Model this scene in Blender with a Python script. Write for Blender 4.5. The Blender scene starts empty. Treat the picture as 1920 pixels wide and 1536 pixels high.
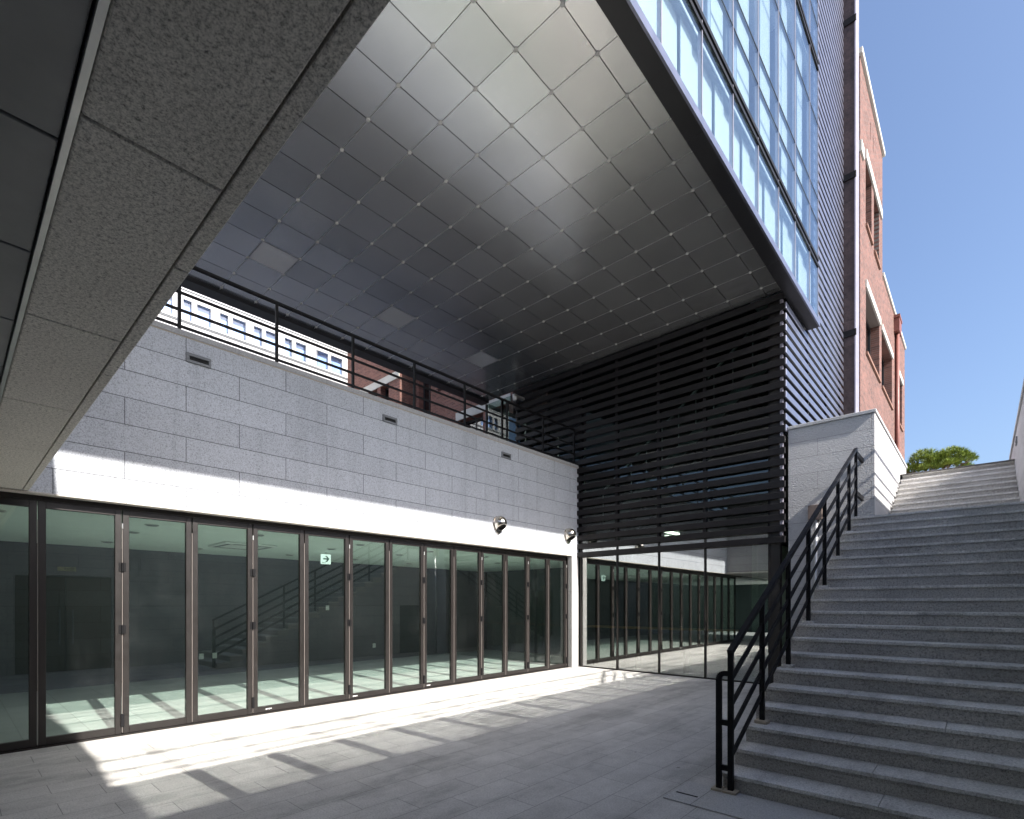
import bpy, bmesh, math, random
from mathutils import Vector, Matrix
R = math.radians
random.seed(7)
S = bpy.context.scene
COL = S.collection

# ------------------------------------------------------------------ camera, sky, sun, exposure
cam_d = bpy.data.cameras.new("camera"); cam = bpy.data.objects.new("camera", cam_d); COL.objects.link(cam)
cam.location = (0, 0, 1.55); cam.rotation_euler = (R(90), 0, R(42.43))
cam_d.sensor_width = 36; cam_d.lens = 968 / 1920 * 36
cam_d.shift_x = 4 / 1920; cam_d.shift_y = 364.5 / 1920
cam_d.clip_start = 0.05; cam_d.clip_end = 2000
S.camera = cam

SUN = Vector((1.215, -0.075, 1.0)).normalized()
ELEV = math.asin(SUN.z); AZ = math.atan2(SUN.x, SUN.y)
w = bpy.data.worlds.new("World"); S.world = w; w.use_nodes = True
nt = w.node_tree; bg = nt.nodes["Background"]
sky = nt.nodes.new("ShaderNodeTexSky"); sky.sky_type = 'NISHITA'; sky.sun_disc = False
sky.sun_elevation = ELEV; sky.sun_rotation = AZ
sky.air_density = 0.95; sky.dust_density = 4.0; sky.ozone_density = 4.5
nt.links.new(sky.outputs[0], bg.inputs[0]); bg.inputs[1].default_value = 0.10
sl = bpy.data.lights.new("sun", 'SUN'); sun = bpy.data.objects.new("sun", sl); COL.objects.link(sun)
sl.energy = 4.2; sl.angle = R(0.6); sl.color = (1, 0.95, 0.89)
sun.rotation_euler = SUN.to_track_quat('Z', 'Y').to_euler(); sun.location = (30, -2, 30)

S.view_settings.view_transform = 'Standard'; S.view_settings.look = 'None'
S.view_settings.gamma = 1; S.view_settings.exposure = 1.5
c = S.cycles
c.max_bounces = 14; c.diffuse_bounces = 6; c.glossy_bounces = 6; c.transparent_max_bounces = 40; c.transmission_bounces = 6
c.sample_clamp_indirect = 0; c.caustics_reflective = True; c.use_guiding = True; c.use_surface_guiding = True; c.guiding_training_samples = 64; c.caustics_refractive = False; c.blur_glossy = 0.0

# ------------------------------------------------------------------ materials
MATS = {}
class N:
    def __init__(s, name):
        s.m = bpy.data.materials.new(name); s.m.use_nodes = True; s.t = s.m.node_tree
        s.t.nodes.clear(); s.out = s.n("ShaderNodeOutputMaterial")
    def n(s, typ, **kw):
        o = s.t.nodes.new(typ)
        for k, v in kw.items(): setattr(o, k, v)
        return o
    def l(s, a, b): s.t.links.new(a, b)
    def setv(s, sock, v):
        if hasattr(v, 'is_output') or isinstance(v, bpy.types.NodeSocket): s.l(v, sock)
        else: sock.default_value = v
    def math(s, op, a, b=0.0, clamp=False):
        o = s.n("ShaderNodeMath", operation=op, use_clamp=clamp); s.setv(o.inputs[0], a); s.setv(o.inputs[1], b); return o.outputs[0]
    def mul(s, a, b, f=1.0):
        o = s.n("ShaderNodeMix", data_type='RGBA', blend_type='MULTIPLY'); s.setv(o.inputs[0], f); s.setv(o.inputs[6], a); s.setv(o.inputs[7], b); return o.outputs[2]
    def mix(s, f, a, b):
        o = s.n("ShaderNodeMix", data_type='RGBA'); s.setv(o.inputs[0], f); s.setv(o.inputs[6], a); s.setv(o.inputs[7], b); return o.outputs[2]
    def ramp(s, v, stops):
        o = s.n("ShaderNodeValToRGB"); s.l(v, o.inputs[0]); el = o.color_ramp.elements
        while len(el) < len(stops): el.new(0.5)
        for e, (p, c_) in zip(el, stops):
            e.position = p; e.color = (c_, c_, c_, 1) if not isinstance(c_, tuple) else (*c_, 1)
        return o.outputs[0]
    def pos(s):
        return s.n("ShaderNodeNewGeometry").outputs['Position']
    def noise(s, scale, detail=3, rough=.6, vec=None, dim='3D'):
        o = s.n("ShaderNodeTexNoise"); o.inputs['Scale'].default_value = scale; o.inputs['Detail'].default_value = detail
        o.inputs['Roughness'].default_value = rough; s.l(vec if vec else s.pos(), o.inputs['Vector']); return o.outputs[0]
    def stretch(s, v):
        o = s.n("ShaderNodeMapping"); o.inputs['Scale'].default_value = v; s.l(s.pos(), o.inputs[0]); return o.outputs[0]
    def prin(s, col, rough=.6, metal=0.0, ior=1.45, bump=None, bdist=.002, bstr=1.0, emis=None):
        p = s.n("ShaderNodeBsdfPrincipled"); s.setv(p.inputs['Base Color'], col); s.setv(p.inputs['Roughness'], rough)
        s.setv(p.inputs['Metallic'], metal); p.inputs['IOR'].default_value = ior
        if bump is not None:
            b = s.n("ShaderNodeBump"); b.inputs['Distance'].default_value = bdist; b.inputs['Strength'].default_value = bstr
            s.l(bump, b.inputs['Height']); s.l(b.outputs[0], p.inputs['Normal'])
        if emis: p.inputs['Emission Color'].default_value = (*emis[0], 1); p.inputs['Emission Strength'].default_value = emis[1]
        s.l(p.outputs[0], s.out.inputs[0]); return p
    def bricks(s, axes, bw, rh, uo, vo, mortar, freq=2, off=.5):
        sp = s.n("ShaderNodeSeparateXYZ"); s.l(s.pos(), sp.inputs[0]); cb = s.n("ShaderNodeCombineXYZ")
        s.l(s.math('SUBTRACT', sp.outputs["XYZ".index(axes[0])], uo), cb.inputs[0])
        s.l(s.math('SUBTRACT', sp.outputs["XYZ".index(axes[1])], vo), cb.inputs[1])
        b = s.n("ShaderNodeTexBrick"); s.l(cb.outputs[0], b.inputs['Vector']); b.offset = off; b.offset_frequency = freq
        for k, v in dict(Scale=1.0).items(): b.inputs[k].default_value = v
        b.inputs['Mortar Size'].default_value = mortar; b.inputs['Mortar Smooth'].default_value = 0.15
        b.inputs['Brick Width'].default_value = bw; b.inputs['Row Height'].default_value = rh
        b.inputs['Color1'].default_value = (0, 0, 0, 1); b.inputs['Color2'].default_value = (1, 1, 1, 1); b.inputs['Mortar'].default_value = (.5, .5, .5, 1)
        return b.outputs['Color'], b.outputs['Fac']

def granite(name, col, joint=None, contrast=1.0, grain=70, rough=.7, tint=.10, stain=.16, jdark=.45, rugged=0, streak=False, mortar=.0035, drip=False):
    m = N(name)
    g1 = m.noise(grain, 4, .75); g2 = m.noise(grain * 2.7, 2, .6)
    lo = 1 - .62 * contrast; hi = 1 + .12 * contrast
    sp = m.ramp(g1, [(.30, lo), (.44, 1 - .18 * contrast), (.53, 1.0), (.72, hi)])
    sp2 = m.ramp(g2, [(.32, 1 - .35 * contrast), (.5, 1.0), (.7, 1 + .1 * contrast)])
    cc = m.mul((*col, 1), sp); cc = m.mul(cc, sp2)
    st = m.ramp(m.noise(.9, 5, .62), [(.28, 1 - stain), (.5, 1.0), (.75, 1 + stain * .3)])
    cc = m.mul(cc, st)
    if streak:
        s2 = m.ramp(m.noise(1.0, 5, .68, m.stretch((2.2, .7, 1))), [(.38, 1.0), (.52, .90), (.62, .70)])
        cc = m.mul(cc, s2)
        s3 = m.ramp(m.noise(5.0, 4, .7), [(.3, .88), (.6, 1.0)])
        cc = m.mul(cc, s3)
    if streak:
        vo = m.n("ShaderNodeTexVoronoi", feature='F1'); vo.inputs['Scale'].default_value = 1.6; m.l(m.pos(), vo.inputs['Vector'])
        cc = m.mul(cc, m.ramp(vo.outputs['Distance'], [(.022, .45), (.034, 1.0)]))
    if drip:
        dr = m.ramp(m.noise(1.0, 5, .7, m.stretch((1, 5.5, .28))), [(.50, 1.0), (.62, .93), (.74, .82)])
        cc = m.mul(cc, dr)
    h = m.math('MULTIPLY', g1, .5)
    if joint:
        axes, bw, rh, uo, vo = joint[:5]
        bc, fac = m.bricks(axes, bw, rh, uo, vo, mortar)
        t = m.ramp(bc, [(0, 1 - tint), (1, 1 + tint * .35)])
        cc = m.mul(cc, t)
        cc = m.mul(cc, m.ramp(fac, [(0, 1.0), (1, jdark)]))
        h = m.math('SUBTRACT', h, m.math('MULTIPLY', fac, 1.2))
    if rugged:
        rg = m.noise(33, 4, .7, m.stretch((1, 1, 1.15)))
        h = m.math('ADD', m.math('MULTIPLY', rg, 6.0), h)
        m.prin(cc, rough, bump=h, bdist=rugged, bstr=1.0)
    else:
        m.prin(cc, rough, bump=h, bdist=.0022, bstr=.7)
    return m.m

def metal(name, col, rough=.4, metallic=0.0, ior=1.45, vary=.12, scale=3.0, bump=0):
    m = N(name)
    v = m.ramp(m.noise(scale, 5, .65), [(.3, 1 - vary), (.7, 1 + vary)])
    r = m.ramp(m.noise(scale * 2.3, 4, .6), [(.3, rough * .85), (.7, rough * 1.15)])
    m.prin(m.mul((*col, 1), v), r, metallic, ior, bump=m.noise(60, 2) if bump else None, bdist=bump)
    return m.m

def glass(name, tint, f0, refl=(1, 1, 1), rough=0.0, wave=0.0, smudge=0.0):
    """thin architectural pane: tinted see-through, Schlick mirror on both faces"""
    m = N(name)
    g = m.n("ShaderNodeNewGeometry")
    d = m.n("ShaderNodeVectorMath", operation='DOT_PRODUCT'); m.l(g.outputs['Normal'], d.inputs[0]); m.l(g.outputs['Incoming'], d.inputs[1])
    co = m.math('ABSOLUTE', d.outputs['Value'])
    p5 = m.math('POWER', m.math('SUBTRACT', 1.0, co, True), 5.0)
    F = m.math('ADD', f0, m.math('MULTIPLY', p5, 1 - f0), True)
    tr = m.n("ShaderNodeBsdfTransparent"); tr.inputs[0].default_value = (*tint, 1)
    gl = m.n("ShaderNodeBsdfGlossy"); gl.inputs['Color'].default_value = (*refl, 1); gl.inputs['Roughness'].default_value = rough
    if wave:
        b = m.n("ShaderNodeBump"); b.inputs['Distance'].default_value = wave; b.inputs['Strength'].default_value = 1
        m.l(m.noise(1.3, 1, .5), b.inputs['Height']); m.l(b.outputs[0], gl.inputs['Normal'])
    mx = m.n("ShaderNodeMixShader"); m.l(F, mx.inputs[0]); m.l(tr.outputs[0], mx.inputs[1]); m.l(gl.outputs[0], mx.inputs[2])
    last = mx.outputs[0]
    if smudge:
        df = m.n("ShaderNodeBsdfDiffuse"); df.inputs[0].default_value = (.55, .57, .58, 1)
        sm = m.ramp(m.noise(1.7, 7, .78, m.stretch((1, 1, .6))), [(.50, smudge * .12), (.62, smudge * .5), (.78, smudge * 2)])
        m2 = m.n("ShaderNodeMixShader"); m.l(sm, m2.inputs[0]); m.l(last, m2.inputs[1]); m.l(df.outputs[0], m2.inputs[2]); last = m2.outputs[0]
    m.l(last, m.out.inputs[0]); return m.m

def brick_mat(name, col, axes, dark=.55):
    m = N(name)
    bc, fac = m.bricks(axes, .21, .067, 0, 0, .006)
    t = m.ramp(bc, [(0, .62), (.5, 1.0), (1, 1.28)])
    cc = m.mul((*col, 1), t); cc = m.mul(cc, m.ramp(m.noise(.7, 4), [(.3, .82), (.7, 1.1)]))
    cc = m.mul(cc, m.ramp(m.noise(40, 3), [(.3, .8), (.7, 1.12)]))
    cc = m.mix(fac, cc, (.17, .145, .13, 1))
    m.prin(cc, .8, bump=m.math('SUBTRACT', m.math('MULTIPLY', m.noise(60, 2), .4), fac), bdist=.006)
    return m.m

G_WALL = granite("granite_block_wall", (.53, .555, .595), ("YZ", 1.257, .318, 2.6665, 2.687), 1.0, 62, tint=.08, stain=.09, jdark=.32, mortar=.005, drip=True)
G_SOFFIT = granite("granite_soffit", (.70, .67, .62), None, 1.25, 68, stain=.2)
G_FLOOR = granite("granite_paving", (.63, .61, .58), ("YX", .615, .3075, .586 + .3075, -6.83 + .3075), .7, 70, tint=.09, stain=.16, jdark=.5, streak=True, mortar=.0028)
G_STEP_LIT = granite("granite_step_lit", (.78, .76, .725), None, 1.0, 62, stain=.22, streak=True)  # tread granite lightened: light falling on the steps put into the colour
G_RISER_SHADE = granite("granite_riser_shade", (.50, .478, .45), None, 1.2, 60, stain=.3)  # same stone as the treads, darkened to stand for shade on the risers
G_FRONT = granite("granite_hewn", (.46, .46, .465), ("XZ", 1.6, .298, -2.181 - .8, 4.523 - 15 * .298), .45, 70, tint=.06, stain=.08, jdark=.5, rugged=.0038)
G_SIDE = granite("granite_smooth_side", (.46, .455, .45), ("YZ", 1.2, .298, 0, 4.523 - 15 * .298), .5, 75, tint=.05, stain=.08, jdark=.6)
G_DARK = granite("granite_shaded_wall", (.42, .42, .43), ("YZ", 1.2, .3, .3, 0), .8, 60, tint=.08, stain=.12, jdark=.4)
G_CAP = granite("granite_coping", (.43, .43, .43), ("YX", 1.257, 40, 2.03, -20), .75, 70, tint=.05, stain=.1, jdark=.5)
G_FASCIA = granite("granite_fascia", (.42, .42, .43), ("XZ", 1.26, .318, .3, 2.74), .8, 60, tint=.06, stain=.08)
G_PLAZA = granite("plaza_paving", (.25, .245, .24), ("YX", .6, .6, 0, 0), .6, 60)
BLACK = metal("black_rail_paint", (.008, .008, .009), .5, 0, 1.28, vary=.25)
BRONZE = metal("dark_bronze_frame", (.0115, .0092, .0082), .45, 0, 1.5, vary=.15, scale=5)
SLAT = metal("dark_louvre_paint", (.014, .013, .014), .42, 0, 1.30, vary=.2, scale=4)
SLAT_SHEEN = metal("louvre_paint_sky_sheen", (.23, .24, .31), .34, .8, 1.5, vary=.1, scale=4)  # the dark louvre paint made lighter: grazing sky reflection put into the colour
FASCIA = metal("black_fascia_panel", (.013, .013, .015), .4, 0, 1.5)
SILVER = metal("aluminium_trim", (.62, .63, .63), .42, .9)
SEAL = metal("grey_brush_seal", (.22, .195, .18), .6)
STEEL = metal("polished_steel", (.72, .66, .58), .16, 1.0, vary=.08, scale=10)
DARKHOLE = metal("dark_void", (.01, .01, .01), .8)
PANELGREY = metal("grey_metal_panel", (.25, .25, .255), .5, .2)
WHITEPAINT = metal("white_paint", (.78, .79, .78), .6, vary=.03)
INTCEIL = metal("interior_ceiling", (.80, .86, .82), .7, vary=.04)
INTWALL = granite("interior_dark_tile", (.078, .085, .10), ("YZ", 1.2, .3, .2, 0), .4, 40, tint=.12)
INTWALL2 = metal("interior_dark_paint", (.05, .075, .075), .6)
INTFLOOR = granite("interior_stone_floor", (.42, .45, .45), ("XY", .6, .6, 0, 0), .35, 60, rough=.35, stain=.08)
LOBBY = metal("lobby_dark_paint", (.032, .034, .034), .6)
GREEN = metal("green_painted_wall", (.42, .56, .40), .7, vary=.08)
OAK = metal("oak_board", (.72, .42, .12), .45, vary=.2, scale=7)
GREYBOX = metal("grey_light_box", (.17, .18, .19), .5)
BRICK_X = brick_mat("red_brick_side", (.150, .066, .050), "YZ")
BRICK_Y = brick_mat("red_brick_front", (.20, .08, .058), "XZ")
STONEWHITE = granite("pale_lintel_stone", (.48, .47, .43), None, .3, 60)
PIER = granite("brown_polished_stone", (.075, .052, .050), ("XZ", 2, .62, -2.7, .22), 1.0, 9, rough=.35, tint=.25, stain=.3, jdark=1.5)
FLASH = metal("pale_metal_flashing", (.27, .255, .30), .45, .3)
PIPE = metal("red_painted_pipe", (.17, .06, .046), .5)
WINDARK = metal("dark_window_frame", (.02, .02, .022), .4)
BARK = metal("pine_bark", (.13, .075, .045), .9, vary=.4, scale=18)
FACADE_WHITE = metal("white_facade_panel", (.45, .45, .46), .5, vary=.03)
TAN = metal("tan_sealant", (.42, .36, .28), .8)
G_DOOR = glass("door_glass", (.895, .96, .925), .14, wave=.0002, smudge=.010)
G_LOBBY = glass("lobby_glass", (.58, .66, .63), .36, (1, 1, 1), wave=.00006)
G_CURT = glass("curtain_glass", (.90, .955, .965), .08, (.92, .97, 1))
G_LOBBY2 = glass("upper_lobby_glass", (.66, .74, .71), .06)
G_WIN = glass("window_glass", (.35, .45, .48), .16)
G_BLUE = glass("blue_window_glass", (.82, .88, .97), .10)
BLIND = metal("white_roller_blind", (.40, .425, .435), .8, vary=.03)
CORE = metal("office_interior", (.30, .35, .42), .8)
SIGNW = N("sign_face"); SIGNW.prin((.8, .85, .82, 1), .5, emis=((.75, .9, .85), .45)); SIGNW = SIGNW.m
SIGNG = N("sign_green"); SIGNG.prin((.0, .13, .07, 1), .5); SIGNG = SIGNG.m
LAMP = N("lit_tube"); LAMP.prin((.9, .9, .8, 1), .5, emis=((.95, 1, .85), 2.5)); LAMP = LAMP.m
BRASS = metal("brass_plate", (.80, .74, .46), .5, 0)
INK = metal("dark_lettering", (.03, .025, .02), .6)
DIFFUSER = metal("frosted_diffuser", (.80, .80, .79), .6, vary=.03)

def ceiling_metal():
    m = N("brushed_soffit_metal")
    a = m.n("ShaderNodeAttribute", attribute_name="tint")
    v = m.ramp(a.outputs['Fac'], [(0, .90), (1, 1.06)])
    n1 = m.ramp(m.noise(1.1, 3, .5), [(.3, .93), (.7, 1.05)])
    cc = m.mul(m.mul((.66, .665, .665, 1), v), n1)
    m.prin(cc, .27, .85, bump=m.noise(.9, 2, .5), bdist=.010, bstr=.55)
    return m.m
SOFFIT = ceiling_metal()
LITEDGE = metal("lit_panel_edge", (.75, .75, .73), .5, .1)  # pale colour stands for courtyard light caught along the soffit joints
BUTTON = metal("fixing_button_metal", (.62, .61, .58), .45, .2)
def needle_mat():
    m = N("pine_needles")
    v = m.ramp(m.noise(5.5, 3, .6), [(.3, (.07, .11, .012)), (.5, (.14, .20, .02)), (.7, (.22, .28, .03))])
    m.prin(v, .6); return m.m
NEEDLE = needle_mat()

# ------------------------------------------------------------------ mesh helpers
class MB:
    def __init__(s): s.v = []; s.f = []; s.m = []
    def box(s, x0, x1, y0, y1, z0, z1, m=0):
        if x0 > x1: x0, x1 = x1, x0
        if y0 > y1: y0, y1 = y1, y0
        if z0 > z1: z0, z1 = z1, z0
        b = len(s.v)
        s.v += [(x0,y0,z0),(x1,y0,z0),(x1,y1,z0),(x0,y1,z0),(x0,y0,z1),(x1,y0,z1),(x1,y1,z1),(x0,y1,z1)]
        for q in ((0,3,2,1),(4,5,6,7),(0,1,5,4),(1,2,6,5),(2,3,7,6),(3,0,4,7)): s.f.append([b+i for i in q]); s.m.append(m)
        return s
    def quad(s, pts, m=0):
        b = len(s.v); s.v += [tuple(p) for p in pts]; s.f.append(list(range(b, b + len(pts)))); s.m.append(m); return s
    def bar(s, a, b, wx, wz, m=0, side=None):
        """rectangular bar from a to b; side = horizontal width direction"""
        a = Vector(a); b = Vector(b); d = (b - a).normalized()
        sd = Vector(side) if side else (d.cross(Vector((0, 0, 1))) if abs(d.z) < .99 else Vector((1, 0, 0)))
        sd = (sd - d * sd.dot(d)).normalized(); up = sd.cross(d).normalized(); k = len(s.v)
        for p in (a, b):
            for i, j in ((-1,-1),(1,-1),(1,1),(-1,1)): s.v.append(tuple(p + sd * i * wx / 2 + up * j * wz / 2))
        for q in ((3,2,1,0),(4,5,6,7),(0,1,5,4),(1,2,6,5),(2,3,7,6),(3,0,4,7)): s.f.append([k+i for i in q]); s.m.append(m)
        return s
    def tube(s, pts, rad, n=10, m=0):
        pts = [Vector(p) for p in pts]
        if not isinstance(rad, (list, tuple)): rad = [rad] * len(pts)
        k = len(s.v)
        for i, p in enumerate(pts):
            d = (pts[min(i+1, len(pts)-1)] - pts[max(i-1, 0)]).normalized()
            a = d.cross(Vector((0, 0, 1))) if abs(d.z) < .9 else d.cross(Vector((1, 0, 0)))
            a.normalize(); b = d.cross(a)
            for j in range(n):
                t = 2 * math.pi * j / n; s.v.append(tuple(p + (a * math.cos(t) + b * math.sin(t)) * rad[i]))
        for i in range(len(pts) - 1):
            for j in range(n):
                j2 = (j + 1) % n; s.f.append([k+i*n+j, k+i*n+j2, k+(i+1)*n+j2, k+(i+1)*n+j]); s.m.append(m)
        s.f.append([k + j for j in range(n)][::-1]); s.m.append(m)
        s.f.append([k + (len(pts)-1)*n + j for j in range(n)]); s.m.append(m); return s
    def prism(s, poly, fn, d0, d1, m=0):
        """poly list of 2D, fn(u,v,d)->xyz"""
        n = len(poly); k = len(s.v)
        s.v += [fn(u, v, d0) for u, v in poly] + [fn(u, v, d1) for u, v in poly]
        s.f.append([k + i for i in range(n)][::-1]); s.m.append(m); s.f.append([k + n + i for i in range(n)]); s.m.append(m)
        for i in range(n):
            j = (i + 1) % n; s.f.append([k+i, k+j, k+n+j, k+n+i]); s.m.append(m)
        return s
    def build(s, name, mats, parent=None, bevel=0, smooth=False):
        me = bpy.data.meshes.new(name); me.from_pydata(s.v, [], s.f)
        if not isinstance(mats, (list, tuple)): mats = [mats]
        for mt in mats: me.materials.append(mt)
        me.polygons.foreach_set("material_index", s.m)
        bm = bmesh.new(); bm.from_mesh(me); bmesh.ops.recalc_face_normals(bm, faces=bm.faces)
        if bevel:
            bmesh.ops.bevel(bm, geom=[e for e in bm.edges if len(e.link_faces) == 2 and e.calc_face_angle(0) > .6], offset=bevel, segments=1, affect='EDGES', profile=.5, clamp_overlap=True)
        bm.to_mesh(me); bm.free()
        if smooth: me.polygons.foreach_set("use_smooth", [True] * len(me.polygons))
        o = bpy.data.objects.new(name, me); COL.objects.link(o)
        if parent: o.parent = parent; o.matrix_parent_inverse = Matrix.Translation(-parent.location)
        return o
def B(*a, **k): return MB().box(*a, **k)
def tag(o, label, cat, group=None):
    o['label'] = label; o['category'] = cat
    if group: o['group'] = group
    return o
def thing(name, label, cat, loc, group=None):
    o = bpy.data.objects.new(name, None); o.empty_display_size = .2; o.location = loc; COL.objects.link(o)
    return tag(o, label, cat, group)
def structure(o): o['kind'] = 'structure'; return o
def copy_thing(root, delta, label):
    r = root.copy(); COL.objects.link(r); r.location = root.location + Vector(delta); r['label'] = label
    for ch in root.children:
        k = ch.copy(); COL.objects.link(k); k.parent = r; k.matrix_parent_inverse = ch.matrix_parent_inverse.copy()
        for g in ch.children:
            q = g.copy(); COL.objects.link(q); q.parent = k; q.matrix_parent_inverse = g.matrix_parent_inverse.copy()
    return r
def text_mesh(name, body, size, mat, rot, loc, parent=None, align='LEFT', depth=.002):
    cu = bpy.data.curves.new(name, 'FONT'); cu.body = body; cu.size = size; cu.align_x = align; cu.align_y = 'CENTER'; cu.extrude = depth
    t = bpy.data.objects.new(name + "_src", cu); COL.objects.link(t); bpy.context.view_layer.update()
    me = bpy.data.meshes.new_from_object(t.evaluated_get(bpy.context.evaluated_depsgraph_get()))
    bpy.data.objects.remove(t); me.name = name; me.materials.clear(); me.materials.append(mat)
    me.transform(Matrix.Translation(loc) @ rot.to_4x4())
    o = bpy.data.objects.new(name, me); COL.objects.link(o)
    if parent: o.parent = parent; o.matrix_parent_inverse = Matrix.Translation(-parent.location)
    return o
def holed_wall(mb, fn, u0, u1, v0, v1, holes, depth, m=0, mr=None):
    """wall face in (u,v) with rectangular holes and reveals; fn(u,v,d) d = depth inward"""
    mr = m if mr is None else mr
    us = sorted({u0, u1, *[h[0] for h in holes], *[h[1] for h in holes]}); vs = sorted({v0, v1, *[h[2] for h in holes], *[h[3] for h in holes]})
    for i in range(len(us) - 1):
        for j in range(len(vs) - 1):
            a, b, p, q = us[i], us[i+1], vs[j], vs[j+1]
            if any(h[0] <= a and b <= h[1] and h[2] <= p and q <= h[3] for h in holes): continue
            mb.quad([fn(a,p,0), fn(b,p,0), fn(b,q,0), fn(a,q,0)], m)
    for a, b, p, q in holes:
        for (s, t) in (((a,p),(b,p)), ((b,p),(b,q)), ((b,q),(a,q)), ((a,q),(a,p))):
            mb.quad([fn(*s,0), fn(*t,0), fn(*t,depth), fn(*s,depth)], mr)

# ------------------------------------------------------------------ key dimensions
XW = -7.36          # face of the granite wall over the folding doors
XD = -7.53          # door glass line
ZS = 2.735          # soffit over the doors
YL = 10.57          # louvre front
ZC = 7.41           # metal soffit
T = .6147           # soffit tile
XR = .48            # right retaining wall
ZP = 4.4            # upper plaza level

# ------------------------------------------------------------------ ground
g = MB()
for r in ((.5, 400, -400, 400), (-12.7, .5, 14.2, 400), (-400, -12.7, -400, 400), (-12.7, .5, -400, -9.0)):
    g.quad([(r[0], r[2], ZP), (r[1], r[2], ZP), (r[1], r[3], ZP), (r[0], r[3], ZP)])
structure(g.build("ground", G_PLAZA))
structure(MB().quad([(-7.62, -9, 0), (.6, -9, 0), (.6, 10.6, 0), (-7.62, 10.6, 0)]).build("courtyard_floor", G_FLOOR))
structure(B(-12.7, -7.79, -9, 10.55, 2.74, ZP).build("terrace", granite("terrace_stone", (.11, .11, .115), ("YX", .6, .6, 0, 0), .6, 60)))
# larger stone strips round the foot of the stair
b = MB(); b.box(-1.875, .47, 3.86, 4.36, .002, .012); 
structure(b.build("stair_apron_paving", granite("apron_granite", (.52, .515, .505), ("XY", .9, 10, -1.2, -5), .8, 75, stain=.12), bevel=.003))

# ------------------------------------------------------------------ granite wall over the doors
t = thing("granite_wall", "long grey granite block wall above the row of folding glass doors", "wall", (XW, 5, ZS))
mb = MB(); mb.box(-7.72, XW, -6, 10.57, ZS, 4.885); mb.build("block_facing", G_WALL, t)
B(-7.78, XW + .012, -6, 10.57, 4.897, 4.968).build("coping", G_CAP, t, bevel=.006)
B(-7.75, XW + .003, -6, 10.57, 4.885, 4.897).build("sealant_line", TAN, t)
mb = MB(); mb.box(-7.62, XW, 10.29, 10.57, 0, ZS - .002); mb.build("jamb", granite("granite_jamb", (.42, .41, .40), ("YZ", 5, .93, 0, 0), .8, 70), t, bevel=.004)
B(-7.50, XW + .001, -6, 10.288, ZS - .016, ZS - .001).build("door_head_soffit", granite("granite_head", (.58, .55, .50), ("YX", 1.257, 10, .8, -9), .6, 70), t)

# recessed slot lights in that wall
# the wall face is solid: the lens sits in a shallow box standing proud of it
def slot_box(x, y, z, sgn, label, group="recessed slot lights in the granite wall", L=.286, H=.118):
    t = thing("recessed_wall_light", label, "wall light", (x, y, z), group)
    P = lambda d: x + sgn * d
    mb = MB(); h, l = H / 2, L / 2
    mb.box(P(.001), P(.022), y-l, y+l, z+.022, z+h); mb.box(P(.001), P(.022), y-l, y+l, z-h, z-.028)
    mb.box(P(.001), P(.022), y-l, y-l+.04, z-.028, z+.022); mb.box(P(.001), P(.022), y+l-.028, y+l, z-.028, z+.022)
    mb.build("frame", GREYBOX, t, bevel=.003)
    B(P(.001), P(.004), y-l+.04, y+l-.028, z-.028, z+.022).build("lens", DARKHOLE, t)
    return t
slot_box(XW, 2.175, 4.648, 1, "grey slot light in the granite wall nearest the dark stone bridge")
slot_box(XW, 5.05, 4.648, 1, "grey slot light in the middle of the granite wall")
slot_box(XW, 7.93, 4.655, 1, "grey slot light in the granite wall nearest the louvres")
slot_box(XR, 13.33, 4.55, -1, "small dark slot light in the wall right of the upper steps")

# vent hoods
def vent_hood(y, z, label):
    t = thing("vent_hood", label, "vent", (XW, y, z), "steel vent hoods on the granite wall")
    mb = MB(); poly = []
    for i in range(25):
        a = R(-50 + i * 280 / 24); poly.append((math.cos(a) * .165, math.sin(a) * .165))
    poly += [(-.055, -.185), (0, -.222), (.055, -.185)]
    mb.prism(poly, lambda u, v, d: (XW + d, y + u, z + v), .001, .022)
    mb.build("flange", STEEL, t, bevel=.004)
    bm = bmesh.new(); bmesh.ops.create_uvsphere(bm, u_segments=40, v_segments=24, radius=.148)
    bmesh.ops.scale(bm, vec=(1.12, .97, 1.02), verts=bm.verts)
    for v in bm.verts:
        if v.co.z < 0: v.co.z *= 1.15
    nrm = Vector((.62, 0, -1)).normalized()
    r = bmesh.ops.bisect_plane(bm, geom=bm.verts[:] + bm.edges[:] + bm.faces[:], plane_co=(.075, 0, -.085), plane_no=nrm, clear_outer=True)
    ed = [e for e in r['geom_cut'] if isinstance(e, bmesh.types.BMEdge)]
    ex = bmesh.ops.extrude_edge_only(bm, edges=ed)
    vs = [v for v in ex['geom'] if isinstance(v, bmesh.types.BMVert)]
    cen = sum((v.co for v in vs), Vector()) / len(vs)
    for v in vs: v.co = cen + (v.co - cen) * .90
    ed2 = [e for e in ex['geom'] if isinstance(e, bmesh.types.BMEdge)]
    ex2 = bmesh.ops.extrude_edge_only(bm, edges=ed2)
    vs2 = [v for v in ex2['geom'] if isinstance(v, bmesh.types.BMVert)]
    for v in vs2: v.co -= nrm * .05
    fs = [f for f in ex2['geom'] if isinstance(f, bmesh.types.BMFace)]
    cap = bmesh.ops.contextual_create(bm, geom=[e for e in ex2['geom'] if isinstance(e, bmesh.types.BMEdge)])
    for f in fs + cap['faces']: f.material_index = 1
    bmesh.ops.translate(bm, verts=bm.verts, vec=(XW + .045, y, z + .015))
    me = bpy.data.meshes.new("hood"); bm.to_mesh(me); bm.free(); me.materials.append(STEEL); me.materials.append(DARKHOLE)
    for p in me.polygons: p.use_smooth = p.material_index == 0
    o = bpy.data.objects.new("hood", me); COL.objects.link(o); o.parent = t; o.matrix_parent_inverse = Matrix.Translation(-t.location)
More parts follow.
